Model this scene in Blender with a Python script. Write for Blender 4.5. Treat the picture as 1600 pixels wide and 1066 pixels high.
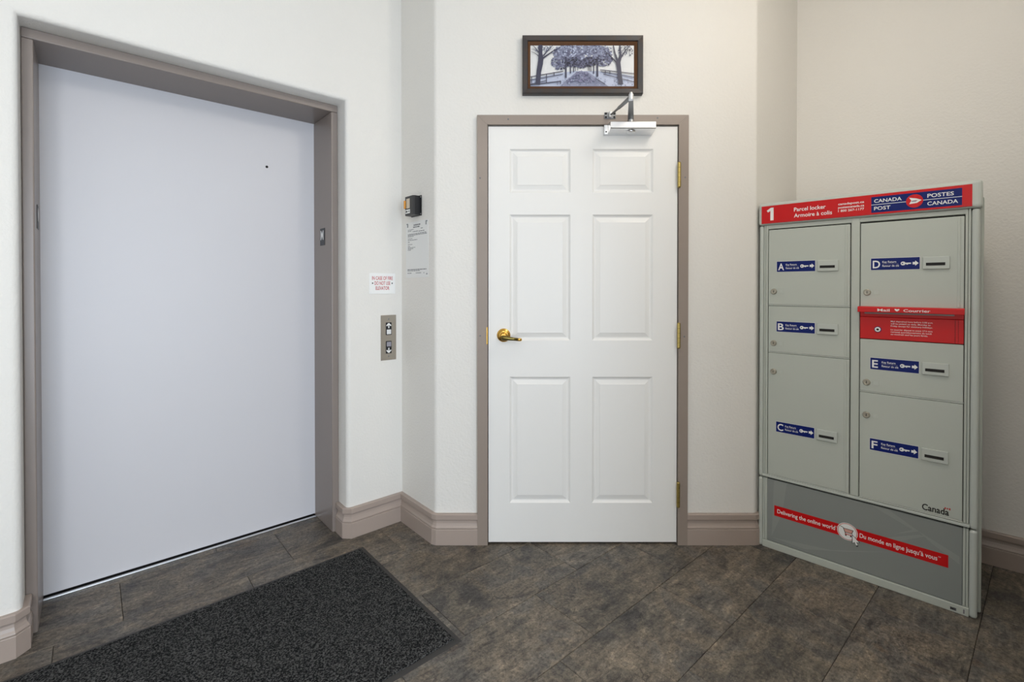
import bpy, bmesh, math, random
from mathutils import Vector, Matrix

# ------------------------------------------------------------------ scene, camera, light
for o in list(bpy.data.objects):
    bpy.data.objects.remove(o, do_unlink=True)
scene = bpy.context.scene
COL = scene.collection
R = math.radians

cam_d = bpy.data.cameras.new('camera')
cam = bpy.data.objects.new('camera', cam_d)
COL.objects.link(cam)
cam_d.sensor_fit = 'HORIZONTAL'
cam_d.sensor_width = 36.0
cam_d.lens = 750.0 / 1600.0 * 36.0
CAM_PITCH = 0.5
cam.location = (0, 0, 1.255)
cam.rotation_euler = (R(90 - CAM_PITCH), 0, 0)
cam_d.shift_y = -(84.0 - 750 * math.tan(R(CAM_PITCH))) / 1600.0
cam_d.clip_start = 0.02
scene.camera = cam

scene.view_settings.view_transform = 'Standard'
scene.view_settings.look = 'None'
scene.view_settings.gamma = 1.0
scene.view_settings.use_curve_mapping = False
scene.view_settings.exposure = 0.14

world = bpy.data.worlds.new('world')
scene.world = world
world.use_nodes = True
wn = world.node_tree.nodes['Background']
wn.inputs[0].default_value = (0.78, 0.87, 1.0, 1)
wn.inputs[1].default_value = 1.0

# plan axes of the lobby: V runs along the elevator wall, U from that wall into the room
AV = R(41.4)
V = Vector((math.cos(AV), math.sin(AV), 0))
U = Vector((math.sin(AV), -math.cos(AV), 0))
def W(u, v, z=0.0):
    p = U * u + V * v
    return Vector((p.x, p.y, z))
CEIL = 3.0

def area_light(name, loc, direction, sx, sy, energy, color, disc=False):
    l = bpy.data.lights.new(name, 'AREA')
    l.shape = 'DISK' if disc else 'RECTANGLE'
    l.size = sx
    if not disc:
        l.size_y = sy
    l.energy = energy
    l.color = color
    o = bpy.data.objects.new(name, l)
    COL.objects.link(o)
    o.location = loc
    o.rotation_euler = Vector(direction).to_track_quat('-Z', 'Y').to_euler()
    return o
# daylight through the glazed entrance opposite the elevator
area_light('daylight_entrance', W(2.38, -0.45, 1.25), -U, 2.5, 2.2, 120, (0.76, 0.87, 1.0))

# ------------------------------------------------------------------ materials
def lin(c):
    return tuple(((x / 255.0) / 12.92 if x / 255.0 <= 0.04045 else ((x / 255.0 + 0.055) / 1.055) ** 2.4) for x in c) + (1.0,)

def mat(name, rgb, rough=0.5, metal=0.0, bump=None, spec=0.5, coat=0.0, emit=0.0):
    m = bpy.data.materials.new(name)
    m.use_nodes = True
    nt = m.node_tree
    b = nt.nodes['Principled BSDF']
    b.inputs['Base Color'].default_value = lin(rgb)
    b.inputs['Roughness'].default_value = rough
    b.inputs['Metallic'].default_value = metal
    b.inputs['Specular IOR Level'].default_value = spec
    if coat:
        b.inputs['Coat Weight'].default_value = coat
        b.inputs['Coat Roughness'].default_value = 0.08
    if emit:
        b.inputs['Emission Color'].default_value = lin(rgb)
        b.inputs['Emission Strength'].default_value = emit
    if bump:
        scale, strength, dist = bump
        tc = nt.nodes.new('ShaderNodeTexCoord')
        n = nt.nodes.new('ShaderNodeTexNoise')
        n.inputs['Scale'].default_value = scale
        n.inputs['Detail'].default_value = 3
        bp = nt.nodes.new('ShaderNodeBump')
        bp.inputs['Strength'].default_value = strength
        bp.inputs['Distance'].default_value = dist
        nt.links.new(tc.outputs['Object'], n.inputs['Vector'])
        nt.links.new(n.outputs['Fac'], bp.inputs['Height'])
        nt.links.new(bp.outputs['Normal'], b.inputs['Normal'])
    return m

M = {}
M['wall'] = mat('textured_wall_paint', (231, 228, 222), 0.55, bump=(95, 0.42, 0.004))
M['ceiling'] = mat('ceiling_paint', (236, 234, 230), 0.8, bump=(60, 0.3, 0.004))
M['door'] = mat('door_white_paint', (238, 237, 234), 0.38, bump=(25, 0.03, 0.002))
M['elev'] = mat('elevator_door_enamel', (213, 212, 216), 0.42, bump=(9, 0.02, 0.004))
M['trim'] = mat('taupe_trim_paint', (168, 153, 143), 0.34)
M['frame'] = mat('taupe_steel_paint', (149, 136, 126), 0.33)
M['elframe'] = mat('elevator_frame_shaded_taupe', (138, 127, 120), 0.33)  # door frame taupe painted darker to imitate the dimmer light in the opening
M['locker'] = mat('locker_grey_enamel', (188, 193, 184), 0.36)
M['lockerpost'] = mat('locker_post_enamel', (192, 197, 190), 0.28)
M['panel'] = mat('locker_panel_grey', (140, 144, 141), 0.22)
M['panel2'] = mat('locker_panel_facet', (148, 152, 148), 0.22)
M['red'] = mat('sign_red', (204, 16, 20), 0.25, spec=0.35)
M['redbox'] = mat('mail_slot_red', (204, 28, 30), 0.36, spec=0.35)
M['blue'] = mat('sign_blue', (5, 27, 104), 0.3, spec=0.25)
M['white'] = mat('print_white', (240, 240, 238), 0.4)
M['black'] = mat('black_plastic', (28, 29, 32), 0.38)
M['dark'] = mat('dark_gap', (26, 24, 23), 0.8)
M['ink'] = mat('grey_ink', (118, 118, 122), 0.7)
M['steel'] = mat('brushed_steel', (176, 168, 156), 0.36, 0.9)
M['alu'] = mat('closer_aluminium', (228, 229, 231), 0.28, 1.0)
M['gunmetal'] = mat('closer_arm_metal', (140, 142, 144), 0.34, 0.85)
M['nickel'] = mat('lock_nickel', (176, 170, 156), 0.32, 0.9)
M['brass'] = mat('polished_brass', (226, 180, 92), 0.2, 1.0)
M['brassold'] = mat('worn_brass', (120, 108, 62), 0.3, 1.0)
M['brasshinge'] = mat('hinge_brass', (188, 166, 100), 0.3, 1.0)
M['paper'] = mat('paper_white', (232, 232, 230), 0.5)
M['signred'] = mat('sign_lettering_red', (190, 50, 62), 0.5)
M['button'] = mat('button_white', (226, 226, 226), 0.4)
M['buttongrey'] = mat('button_grey', (150, 148, 158), 0.4)
M['amber'] = mat('amber_lens', (226, 150, 40), 0.25)
M['cream'] = mat('cream_label', (212, 198, 178), 0.5)
M['rubber'] = mat('mat_rubber', (48, 46, 45), 0.6)
M['pframe'] = mat('picture_frame_grey_wood', (72, 70, 72), 0.42)
M['plip'] = mat('picture_lip_bronze', (98, 64, 36), 0.35, 0.3)
M['pink'] = mat('cart_salmon', (214, 160, 146), 0.5)
M['leafred'] = mat('flag_red', (196, 70, 60), 0.5)
M['tuft'] = mat('window_frame_dark', (60, 58, 56), 0.4)
M['diffuser'] = mat('lamp_diffuser', (255, 240, 218), 0.5, emit=4.0)
for k, c in dict(p_sky=(226, 227, 228), p_snow=(188, 196, 218), p_path=(128, 126, 156), p_deep=(44, 43, 58), p_dark=(64, 64, 84), p_mid=(102, 104, 130),
                 p_lite=(142, 147, 172), p_pale=(190, 198, 222)).items():
    M[k] = mat('print_' + k[2:], c, 0.3)

def mk_frame_wood():
    nt = M['pframe'].node_tree
    b = nt.nodes['Principled BSDF']
    tc = nt.nodes.new('ShaderNodeTexCoord')
    n = nt.nodes.new('ShaderNodeTexNoise')
    n.inputs['Scale'].default_value = 26
    n.inputs['Detail'].default_value = 5
    r = nt.nodes.new('ShaderNodeValToRGB')
    r.color_ramp.elements[0].position = 0.38
    r.color_ramp.elements[0].color = lin((50, 49, 52))
    r.color_ramp.elements[1].position = 0.75
    r.color_ramp.elements[1].color = lin((62, 49, 39))
    nt.links.new(tc.outputs['Object'], n.inputs['Vector'])
    nt.links.new(n.outputs['Fac'], r.inputs['Fac'])
    nt.links.new(r.outputs['Color'], b.inputs['Base Color'])
mk_frame_wood()

def mk_tile():
    m = bpy.data.materials.new('slate_vinyl_tile')
    m.use_nodes = True
    nt = m.node_tree
    L = nt.links
    N = nt.nodes.new
    b = nt.nodes['Principled BSDF']
    tc = N('ShaderNodeTexCoord')
    oi = N('ShaderNodeObjectInfo')
    wv = N('ShaderNodeMath'); wv.operation = 'MULTIPLY'; wv.inputs[1].default_value = 73.0
    L.new(oi.outputs['Random'], wv.inputs[0])
    def noise(scale, detail, rough=0.6, stretch=None, dist=0.0):
        n = N('ShaderNodeTexNoise')
        n.noise_dimensions = '4D'
        n.inputs['Scale'].default_value = scale
        n.inputs['Detail'].default_value = detail
        n.inputs['Roughness'].default_value = rough
        n.inputs['Distortion'].default_value = dist
        if stretch:
            mp = N('ShaderNodeMapping')
            mp.inputs['Scale'].default_value = stretch
            L.new(tc.outputs['Object'], mp.inputs['Vector'])
            L.new(mp.outputs['Vector'], n.inputs['Vector'])
        else:
            L.new(tc.outputs['Object'], n.inputs['Vector'])
        L.new(wv.outputs[0], n.inputs['W'])
        return n.outputs['Fac']
    def ramp(fac, stops):
        r = N('ShaderNodeValToRGB')
        e = r.color_ramp.elements
        while len(e) < len(stops):
            e.new(0.5)
        for i, (p, c) in enumerate(stops):
            e[i].position = p
            e[i].color = lin(c)
        L.new(fac, r.inputs['Fac'])
        return r.outputs['Color']
    def mix(kind, f, a, c):
        x = N('ShaderNodeMix'); x.data_type = 'RGBA'; x.blend_type = kind
        if isinstance(f, float):
            x.inputs['Factor'].default_value = f
        else:
            L.new(f, x.inputs['Factor'])
        L.new(a, x.inputs['A']); L.new(c, x.inputs['B'])
        return x.outputs['Result']
    def gain(fac, stops, base, amount=1.0):
        r = N('ShaderNodeValToRGB')
        e = r.color_ramp.elements
        while len(e) < len(stops):
            e.new(0.5)
        for i, (p, g) in enumerate(stops):
            e[i].position = p
            e[i].color = (g[0], g[1], g[2], 1)
        L.new(fac, r.inputs['Fac'])
        return mix('MULTIPLY', amount, base, r.outputs['Color'])
    c = ramp(noise(3.6, 5, 0.60, dist=1.1), [(0.34, (80, 77, 75)), (0.42, (102, 96, 88)), (0.49, (116, 107, 96)), (0.55, (107, 102, 96)), (0.62, (92, 89, 86)), (0.70, (106, 93, 81))])
    c = gain(noise(7, 9, 0.76, (0.65, 1.35, 1.0), 1.6), [(0.38, (0.44, 0.44, 0.46)), (0.46, (0.86, 0.85, 0.84)), (0.55, (1.06, 1.04, 1.0)), (0.66, (1.75, 1.68, 1.54))], c)
    c = gain(noise(36, 7, 0.76, (0.30, 1.8, 1.0), 0.6), [(0.40, (0.66, 0.66, 0.66)), (0.50, (1.0, 1.0, 1.0)), (0.64, (1.35, 1.32, 1.27))], c, 0.7)
    c = gain(noise(85, 5, 0.85), [(0.42, (0.36, 0.36, 0.36)), (0.48, (0.95, 0.95, 0.95)), (0.54, (1.05, 1.05, 1.05)), (0.62, (1.8, 1.76, 1.68))], c, 0.75)
    def patch(fac, lo, hi, amount, col, base):
        vr = N('ShaderNodeMapRange'); vr.inputs['From Min'].default_value = lo; vr.inputs['From Max'].default_value = hi
        L.new(fac, vr.inputs['Value'])
        vf = N('ShaderNodeMath'); vf.operation = 'MULTIPLY'; vf.inputs[1].default_value = amount
        L.new(vr.outputs['Result'], vf.inputs[0])
        rgb = N('ShaderNodeRGB'); rgb.outputs[0].default_value = lin(col)
        return mix('MIX', vf.outputs[0], base, rgb.outputs[0])
    c = patch(noise(9, 9, 0.82, (0.5, 1.4, 1.0), 0.6), 0.57, 0.65, 0.7, (146, 137, 123), c)      # pale scuffed veins
    c = patch(noise(15, 9, 0.82, (0.6, 1.3, 1.0), 0.6), 0.59, 0.65, 0.7, (52, 49, 47), c)        # dark pits
    # thin printed cracks
    vo = N('ShaderNodeTexVoronoi'); vo.feature = 'DISTANCE_TO_EDGE'; vo.voronoi_dimensions = '4D'
    vo.inputs['Scale'].default_value = 4.2
    dn = N('ShaderNodeTexNoise'); dn.inputs['Scale'].default_value = 14; dn.inputs['Detail'].default_value = 4
    L.new(tc.outputs['Object'], dn.inputs['Vector'])
    dm = N('ShaderNodeVectorMath'); dm.operation = 'SCALE'; dm.inputs['Scale'].default_value = 0.09
    L.new(dn.outputs['Color'], dm.inputs[0])
    da = N('ShaderNodeVectorMath'); da.operation = 'ADD'
    L.new(tc.outputs['Object'], da.inputs[0]); L.new(dm.outputs[0], da.inputs[1])
    L.new(da.outputs[0], vo.inputs['Vector']); L.new(wv.outputs[0], vo.inputs['W'])
    cr = N('ShaderNodeMapRange'); cr.inputs['From Min'].default_value = 0.004; cr.inputs['From Max'].default_value = 0.010
    cr.inputs['To Min'].default_value = 1.0; cr.inputs['To Max'].default_value = 0.0
    L.new(vo.outputs['Distance'], cr.inputs['Value'])
    cm = N('ShaderNodeMapRange'); cm.inputs['From Min'].default_value = 0.54; cm.inputs['From Max'].default_value = 0.62
    L.new(noise(5, 2), cm.inputs['Value'])
    cf = N('ShaderNodeMath'); cf.operation = 'MULTIPLY'
    L.new(cr.outputs['Result'], cf.inputs[0]); L.new(cm.outputs['Result'], cf.inputs[1])
    c = patch(cf.outputs[0], 0.0, 1.0, 0.6, (46, 43, 40), c)
    # per tile tone
    hv = N('ShaderNodeHueSaturation')
    mr = N('ShaderNodeMapRange'); mr.inputs['To Min'].default_value = 0.84; mr.inputs['To Max'].default_value = 1.06
    L.new(oi.outputs['Random'], mr.inputs['Value'])
    L.new(mr.outputs['Result'], hv.inputs['Value'])
    L.new(c, hv.inputs['Color'])
    L.new(hv.outputs['Color'], b.inputs['Base Color'])
    b.inputs['Roughness'].default_value = 0.42
    b.inputs['Specular IOR Level'].default_value = 0.35
    bp = N('ShaderNodeBump'); bp.inputs['Strength'].default_value = 0.25; bp.inputs['Distance'].default_value = 0.002
    L.new(noise(48, 6, 0.7, (0.5, 1.3, 1)), bp.inputs['Height'])
    L.new(bp.outputs['Normal'], b.inputs['Normal'])
    return m
M['tile'] = mk_tile()

def mk_carpet():
    m = mat('mat_carpet', (70, 70, 72), 0.95, spec=0.1)
    nt = m.node_tree
    L = nt.links
    b = nt.nodes['Principled BSDF']
    tc = nt.nodes.new('ShaderNodeTexCoord')
    n = nt.nodes.new('ShaderNodeTexNoise')
    n.inputs['Scale'].default_value = 190
    n.inputs['Detail'].default_value = 3
    n.inputs['Roughness'].default_value = 0.6
    r = nt.nodes.new('ShaderNodeValToRGB')
    e = r.color_ramp.elements
    e[0].position = 0.44; e[0].color = lin((18, 19, 21))
    e[1].position = 0.64; e[1].color = lin((92, 92, 91))
    bp = nt.nodes.new('ShaderNodeBump')
    bp.inputs['Strength'].default_value = 0.8
    bp.inputs['Distance'].default_value = 0.004
    L.new(tc.outputs['Object'], n.inputs['Vector'])
    L.new(n.outputs['Fac'], r.inputs['Fac'])
    L.new(r.outputs['Color'], b.inputs['Base Color'])
    L.new(n.outputs['Fac'], bp.inputs['Height'])
    L.new(bp.outputs['Normal'], b.inputs['Normal'])
    return m
M['carpet'] = mk_carpet()

def mk_glass():
    m = bpy.data.materials.new('window_glass')
    m.use_nodes = True
    nt = m.node_tree
    nt.nodes.clear()
    out = nt.nodes.new('ShaderNodeOutputMaterial')
    t = nt.nodes.new('ShaderNodeBsdfTransparent')
    g = nt.nodes.new('ShaderNodeBsdfGlossy'); g.inputs['Roughness'].default_value = 0.02
    mx = nt.nodes.new('ShaderNodeMixShader'); mx.inputs[0].default_value = 0.08
    nt.links.new(t.outputs[0], mx.inputs[1]); nt.links.new(g.outputs[0], mx.inputs[2]); nt.links.new(mx.outputs[0], out.inputs[0])
    return m
M['glass'] = mk_glass()

# ------------------------------------------------------------------ mesh helpers
class MB:
    def __init__(self):
        self.v, self.f, self.m, self.s, self.mats = [], [], [], [], []
    def mi(self, key):
        if key not in self.mats:
            self.mats.append(key)
        return self.mats.index(key)
    def add(self, verts, faces, key, smooth=False):
        o = len(self.v)
        i = self.mi(key)
        self.v += [tuple(p) for p in verts]
        for f in faces:
            self.f.append([o + k for k in f]); self.m.append(i); self.s.append(smooth)
        return self
    def poly(self, pts, key):
        return self.add(pts, [list(range(len(pts)))], key)
    def xz(self, pts, y, key):                 # flat print facing -y
        return self.poly([(p[0], y, p[1]) for p in pts], key)
    def box(self, x0, x1, y0, y1, z0, z1, key, bev=0.0, seg=2):
        if bev <= 0:
            v = [(x, y, z) for x in (x0, x1) for y in (y0, y1) for z in (z0, z1)]
            return self.add(v, [(0, 1, 3, 2), (4, 6, 7, 5), (0, 4, 5, 1), (2, 3, 7, 6), (0, 2, 6, 4), (1, 5, 7, 3)], key)
        bm = bmesh.new()
        bmesh.ops.create_cube(bm, size=1.0)
        for q in bm.verts:
            q.co = Vector(((x0 + x1) / 2 + q.co.x * (x1 - x0), (y0 + y1) / 2 + q.co.y * (y1 - y0), (z0 + z1) / 2 + q.co.z * (z1 - z0)))
        bmesh.ops.bevel(bm, geom=bm.edges[:], offset=bev, segments=seg, profile=0.5, affect='EDGES')
        self.bm(bm, key, False)
        return self
    def bm(self, bm, key, smooth=False):
        bm.verts.index_update()
        self.add([q.co.copy() for q in bm.verts], [[q.index for q in f.verts] for f in bm.faces], key, smooth)
        bm.free()
        return self
    def prism(self, foot, z0, z1, key):        # foot: 2d polygon, counter clockwise
        n = len(foot)
        v = [(p[0], p[1], z0) for p in foot] + [(p[0], p[1], z1) for p in foot]
        f = [list(range(n))[::-1], list(range(n, 2 * n))] + [[i, (i + 1) % n, n + (i + 1) % n, n + i] for i in range(n)]
        return self.add(v, f, key)
    def tube(self, a, b, r0, r1, key, seg=16, smooth=True):
        a, b = Vector(a), Vector(b)
        q = (b - a).normalized().to_track_quat('Z', 'Y')
        ring = [q @ Vector((math.cos(2 * math.pi * i / seg), math.sin(2 * math.pi * i / seg), 0)) for i in range(seg)]
        v = [a + p * r0 for p in ring] + [b + p * r1 for p in ring]
        self.add(v, [[i, (i + 1) % seg, seg + (i + 1) % seg, seg + i] for i in range(seg)], key, smooth)
        self.add(v[:seg], [list(range(seg))[::-1]], key)
        self.add(v[seg:], [list(range(seg))], key)
        return self
    def lathe(self, c, axis, prof, key, seg=28):   # prof: (radius, distance along axis)
        c = Vector(c)
        q = Vector(axis).normalized().to_track_quat('Z', 'Y')
        v, f = [], []
        for r, h in prof:
            for i in range(seg):
                a = 2 * math.pi * i / seg
                v.append(c + q @ Vector((r * math.cos(a), r * math.sin(a), h)))
        for k in range(len(prof) - 1):
            for i in range(seg):
                f.append([k * seg + i, k * seg + (i + 1) % seg, (k + 1) * seg + (i + 1) % seg, (k + 1) * seg + i])
        self.add(v, f, key, True)
        e = (len(prof) - 1) * seg
        self.add(v[e:], [list(range(seg))], key)
        return self
    def disc(self, cx, cz, r, y, key, seg=24, rz=None):
        rz = rz or r
        return self.xz([(cx + r * math.cos(2 * math.pi * i / seg), cz + rz * math.sin(2 * math.pi * i / seg)) for i in range(seg)], y, key)
    def line(self, a, b, w, y, key, w2=None):
        ax, az = a; bx, bz = b
        L = math.hypot(bx - ax, bz - az) or 1e-6
        nx, nz = -(bz - az) / L, (bx - ax) / L
        w2 = w if w2 is None else w2
        return self.xz([(ax - nx * w / 2, az - nz * w / 2), (bx - nx * w2 / 2, bz - nz * w2 / 2), (bx + nx * w2 / 2, bz + nz * w2 / 2), (ax + nx * w / 2, az + nz * w / 2)], y, key)
    def text(self, s, x0, z0, y, key, h, w=None, bold=0.0, x1=None):
        v, f, width, cap = glyphs(s, bold)
        sz = h / cap
        sx = sz
        if x1 is not None:
            w = x1 - x0
        if w:
            sx = w / width
        return self.add([(x0 + p[0] * sx, y, z0 + p[1] * sz) for p in v], f, key)
    def build(self, name, parent=None, label=None, cat=None, kind=None, group=None, loc=None, rotz=None):
        me = bpy.data.meshes.new(name)
        me.from_pydata(self.v, [], self.f)
        for k in self.mats:
            me.materials.append(M[k])
        me.polygons.foreach_set('material_index', self.m)
        me.polygons.foreach_set('use_smooth', self.s)
        me.update()
        o = bpy.data.objects.new(name, me)
        COL.objects.link(o)
        o.parent = parent
        tag(o, label, cat, kind, group)
        if loc is not None:
            o.location = loc
        if rotz is not None:
            o.rotation_euler = (0, 0, rotz)
        return o

def tag(o, label=None, cat=None, kind=None, group=None):
    for k, val in (('label', label), ('category', cat), ('kind', kind), ('group', group)):
        if val:
            o[k] = val
    return o

def empty(name, loc, rotz, label, cat=None, kind=None):
    o = bpy.data.objects.new(name, None)
    o.empty_display_size = 0.1
    COL.objects.link(o)
    o.location = loc
    o.rotation_euler = (0, 0, rotz)
    return tag(o, label, cat, kind)

_GL = {}
def glyphs(s, bold):
    if (s, bold) in _GL:
        return _GL[(s, bold)]
    def raw(t):
        c = bpy.data.curves.new('lettering', 'FONT')
        c.body = t
        c.size = 1.0
        c.offset = bold
        c.resolution_u = 3
        ob = bpy.data.objects.new('lettering', c)
        COL.objects.link(ob)
        dg = bpy.context.evaluated_depsgraph_get()
        me = bpy.data.meshes.new_from_object(ob.evaluated_get(dg))
        vs = [(p.co.x, p.co.y) for p in me.vertices]
        fs = [list(p.vertices) for p in me.polygons]
        bpy.data.objects.remove(ob, do_unlink=True)
        bpy.data.curves.remove(c)
        bpy.data.meshes.remove(me)
        return vs, fs
    hv, _ = raw('H')
    cap = max(p[1] for p in hv) - min(p[1] for p in hv)
    vs, fs = raw(s)
    x0 = min(p[0] for p in vs)
    width = max(p[0] for p in vs) - x0
    vs = [(p[0] - x0, p[1]) for p in vs]
    _GL[(s, bold)] = (vs, fs, width, cap)
    return _GL[(s, bold)]

def copy_tree(o, parent=None):
    c = o.copy()
    COL.objects.link(c)
    c.parent = parent
    for ch in list(o.children):
        copy_tree(ch, c)
    return c

def sweep(mb, path, prof, key, side=1):
    """sweep a (thickness, height) profile along a plan polyline, mitred; side=+1 puts the thickness left of travel"""
    P = [Vector((p[0], p[1])) for p in path]
    n = len(P)
    nor = []
    for i in range(n):
        ds = []
        if i > 0: ds.append((P[i] - P[i - 1]).normalized())
        if i < n - 1: ds.append((P[i + 1] - P[i]).normalized())
        ns = [Vector((-d.y, d.x)) * side for d in ds]
        m = sum(ns, Vector((0, 0)))
        m.normalize()
        nor.append(m / max(0.25, m.dot(ns[0])))
    k = len(prof)
    v = []
    for i in range(n):
        for t, z in prof:
            q = P[i] + nor[i] * t
            v.append((q.x, q.y, z))
    f = []
    for i in range(n - 1):
        for j in range(k - 1):
            a, b, c, d = i * k + j, (i + 1) * k + j, (i + 1) * k + j + 1, i * k + j + 1
            f.append([a, b, c, d] if side < 0 else [a, d, c, b])
    e0 = [i for i in range(k)]
    e1 = [(n - 1) * k + i for i in range(k)]
    f += [e0, e1[::-1]]
    mb.add(v, f, key)
    return mb

# ------------------------------------------------------------------ plan of the room
UE = -2.337                      # elevator wall face
VJ = 1.267                       # short return beside the elevator
YB = 2.342                       # wall with the door
VR, UW = -1.9, 2.2               # unseen rear wall and entrance wall
conc_l = W(UE, VJ)
# convex corner, left: on the return (v = VJ) and the door wall (y = YB)
ul = (YB - V.y * VJ) / U.y
conv_l = W(ul, VJ)
conv_r = Vector((1.19, YB, 0))
conc_r = Vector((1.590, 2.688, 0))
AR = R(-41.4)
DRW = Vector((math.cos(AR), math.sin(AR), 0))       # direction of the right wall, towards the entrance
# the right wall ends at an unseen partition, placed to darken the corner by the locker
UP, VP = 0.22, 0.90
tr = (UP - conc_r.dot(U)) / DRW.dot(U)
end_r = conc_r + DRW * tr

def xy(p): return (p[0], p[1])
def arc_corner(p, a, b, r, n=6):
    """round the corner p of the polyline a-p-b"""
    p, a, b = Vector(xy(p)), Vector(xy(a)), Vector(xy(b))
    d1, d2 = (a - p).normalized(), (b - p).normalized()
    ang = d1.angle(d2)
    t = r / math.tan(ang / 2)
    c = p + (d1 + d2).normalized() * (r / math.sin(ang / 2))
    s, e = p + d1 * t - c, p + d2 * t - c
    out = []
    for i in range(n + 1):
        k = i / n
        q = s.lerp(e, k).normalized() * r
        out.append((c.x + q.x, c.y + q.y))
    return out

# ---- floor and its tiles
fl = MB()
foot = [W(-2.72, -0.2), W(UE, -0.2), W(UE, VR), W(UW, VR), W(UW, VP), W(UP, VP), end_r, conc_r, conv_r, conv_l, conc_l, W(UE, 0.98), W(-2.72, 0.98)]
fl.prism([xy(p) for p in foot], -0.06, -0.0042, 'dark')
floor = fl.build('floor', label='slate look vinyl tile floor in grey and brown', kind='structure')

def inside(p):
    n = len(foot); c = False
    for i in range(n):
        a, b = foot[i], foot[(i + 1) % n]
        if (a.y > p.y) != (b.y > p.y) and p.x < (b.x - a.x) * (p.y - a.y) / (b.y - a.y) + a.x:
            c = not c
    return c
TW, TL = 0.305, 0.61
tb = MB()
tb.box(-TL / 2 + 0.0007, TL / 2 - 0.0007, -TW / 2 + 0.0007, TW / 2 - 0.0007, -0.004, 0.0, 'tile', 0.0015, 1)
tile0 = tb.build('tile', floor)
first = True
offs = {0: 0.25, -1: 0.57, -2: 0.14, -3: 0.40, -4: 0.30, -5: 0.51, -6: 0.091, -7: 0.45}
rt = random.Random(4)
for k in range(-7, 8):
    u0 = -0.79 + TW * k
    off = offs.get(k, rt.random() * TL)
    for j in range(-4, 7):
        v0 = off + TL * j
        hit = any(inside(W(u0 + TW * (0.03 + 0.94 * a / 3), v0 + TL * (0.02 + 0.96 * b / 5))) for a in range(4) for b in range(6))
        if not hit:
            continue
        t = tile0 if first else tile0.copy()
        if not first:
            COL.objects.link(t)
        first = False
        t.parent = floor
        t.location = W(u0 + TW / 2, v0 + TL / 2)
        t.rotation_euler = (0, 0, AV)

# ---- ceiling
cl = MB()
cl.prism([xy(p) for p in (W(UE - 0.5, VR - 0.2), W(UW + 0.3, VR - 0.2), W(UW + 0.3, 3.0), conc_r + Vector((0.3, 0.5, 0)), conc_l + Vector((-0.5, 0.4, 0)))], CEIL, CEIL + 0.1, 'ceiling')
cl.build('ceiling', label='white ceiling over the lobby', kind='structure')

# ---- elevator wall with a bull-nosed opening, in its own frame: x = v, y = into the wall
OL, OR_, OH = -0.178, 0.962, 2.185
wl = MB()
r = 0.022
rings = []
for i in range(7):
    th = math.pi / 2 * i / 6
    o, d = r * (1 - math.sin(th)), r * (1 - math.cos(th))
    rings.append((o, -UE + d))
rings.append((0, -UE + 0.36))
pts = []
for o, y in rings:
    pts += [(OL - o, y, 0), (OL - o, y, OH + o), (OR_ + o, y, OH + o), (OR_ + o, y, 0)]
fs = []
for i in range(len(rings) - 1):
    for j in range(3):
        fs.append([i * 4 + j, (i + 1) * 4 + j, (i + 1) * 4 + j + 1, i * 4 + j + 1])
wl.add(pts, fs, 'wall', True)
y0 = -UE
wl.poly([(VR, y0, 0), (OL - r, y0, 0), (OL - r, y0, OH + r), (VR, y0, OH + r)], 'wall')
wl.poly([(OR_ + r, y0, 0), (VJ, y0, 0), (VJ, y0, OH + r), (OR_ + r, y0, OH + r)], 'wall')
wl.poly([(VR, y0, OH + r), (VJ, y0, OH + r), (VJ, y0, CEIL), (VR, y0, CEIL)], 'wall')
for x0, x1, z0, z1 in ((VR, OL - r, 0, CEIL), (OR_ + r, VJ, 0, CEIL), (OL - r, OR_ + r, OH + r, CEIL)):
    wl.box(x0, x1, y0 + 0.03, y0 + 0.36, z0, z1, 'wall')
wl.build('wall_left', label='cream textured wall with the elevator opening', kind='structure', rotz=AV)

# ---- elevator frame, door, sill
YF, YD = 2.44, 2.692
tr2 = empty('trim_2', W(-YF, 0.39), AV, 'taupe steel frame around the elevator door', kind='structure')
def el(mb, name, parent, ox=0.39, oy=YF, **k):
    mb.v = [(p[0] - ox, p[1] - oy, p[2]) for p in mb.v]
    return mb.build(name, parent, **k)
el(MB().box(0.928, OR_ - 0.0005, YF, YD + 0.06, 0.0, 2.147, 'elframe', 0.004), 'jamb', tr2)
el(MB().box(OL + 0.0005, -0.145, YF, YD + 0.06, 0.0, 2.147, 'elframe', 0.004), 'jamb', tr2)
el(MB().box(OL + 0.0005, OR_ - 0.0005, YF, YD + 0.06, 2.1475, OH - 0.0005, 'elframe', 0.004), 'head', tr2)
d2 = MB()
d2.box(OL + 0.002, OR_ - 0.002, YD, YD + 0.035, 0.010, 2.18, 'elev', 0.002)
door2 = el(d2, 'door_2', None, oy=YD, label='wide plain white sliding elevator door', kind='structure')
door2.location = W(-YD, 0.39)
door2.rotation_euler = (0, 0, AV)
el(MB().lathe((0.691, YD - 0.0002, 1.875), (0, -1, 0), [(0.0065, 0), (0.0065, 0.0008), (0.004, 0.001)], 'dark', 16), 'key_hole', door2, oy=YD)
sl = MB()
sl.box(OL + 0.001, OR_ - 0.001, YD - 0.012, YD + 0.06, 0.0003, 0.002, 'dark')
sl.box(-0.1445, 0.9275, YD - 0.026, YD - 0.012, 0.0003, 0.005, 'alu', 0.001)
sill = el(sl, 'trim_3', None, oy=YD, label='narrow aluminium sill under the elevator door', kind='structure')
sill.location = W(-YD, 0.39)
sill.rotation_euler = (0, 0, AV)
bk = MB()
bk.box(OL - 0.3, OR_ + 0.3, YD + 0.10, YD + 0.12, -0.05, 2.5, 'dark')
sh = el(bk, 'wall_elevator_shaft', None, oy=YD, label='dark shaft wall behind the elevator door', kind='structure')
sh.location = W(-YD, 0.39)
sh.rotation_euler = (0, 0, AV)

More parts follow.
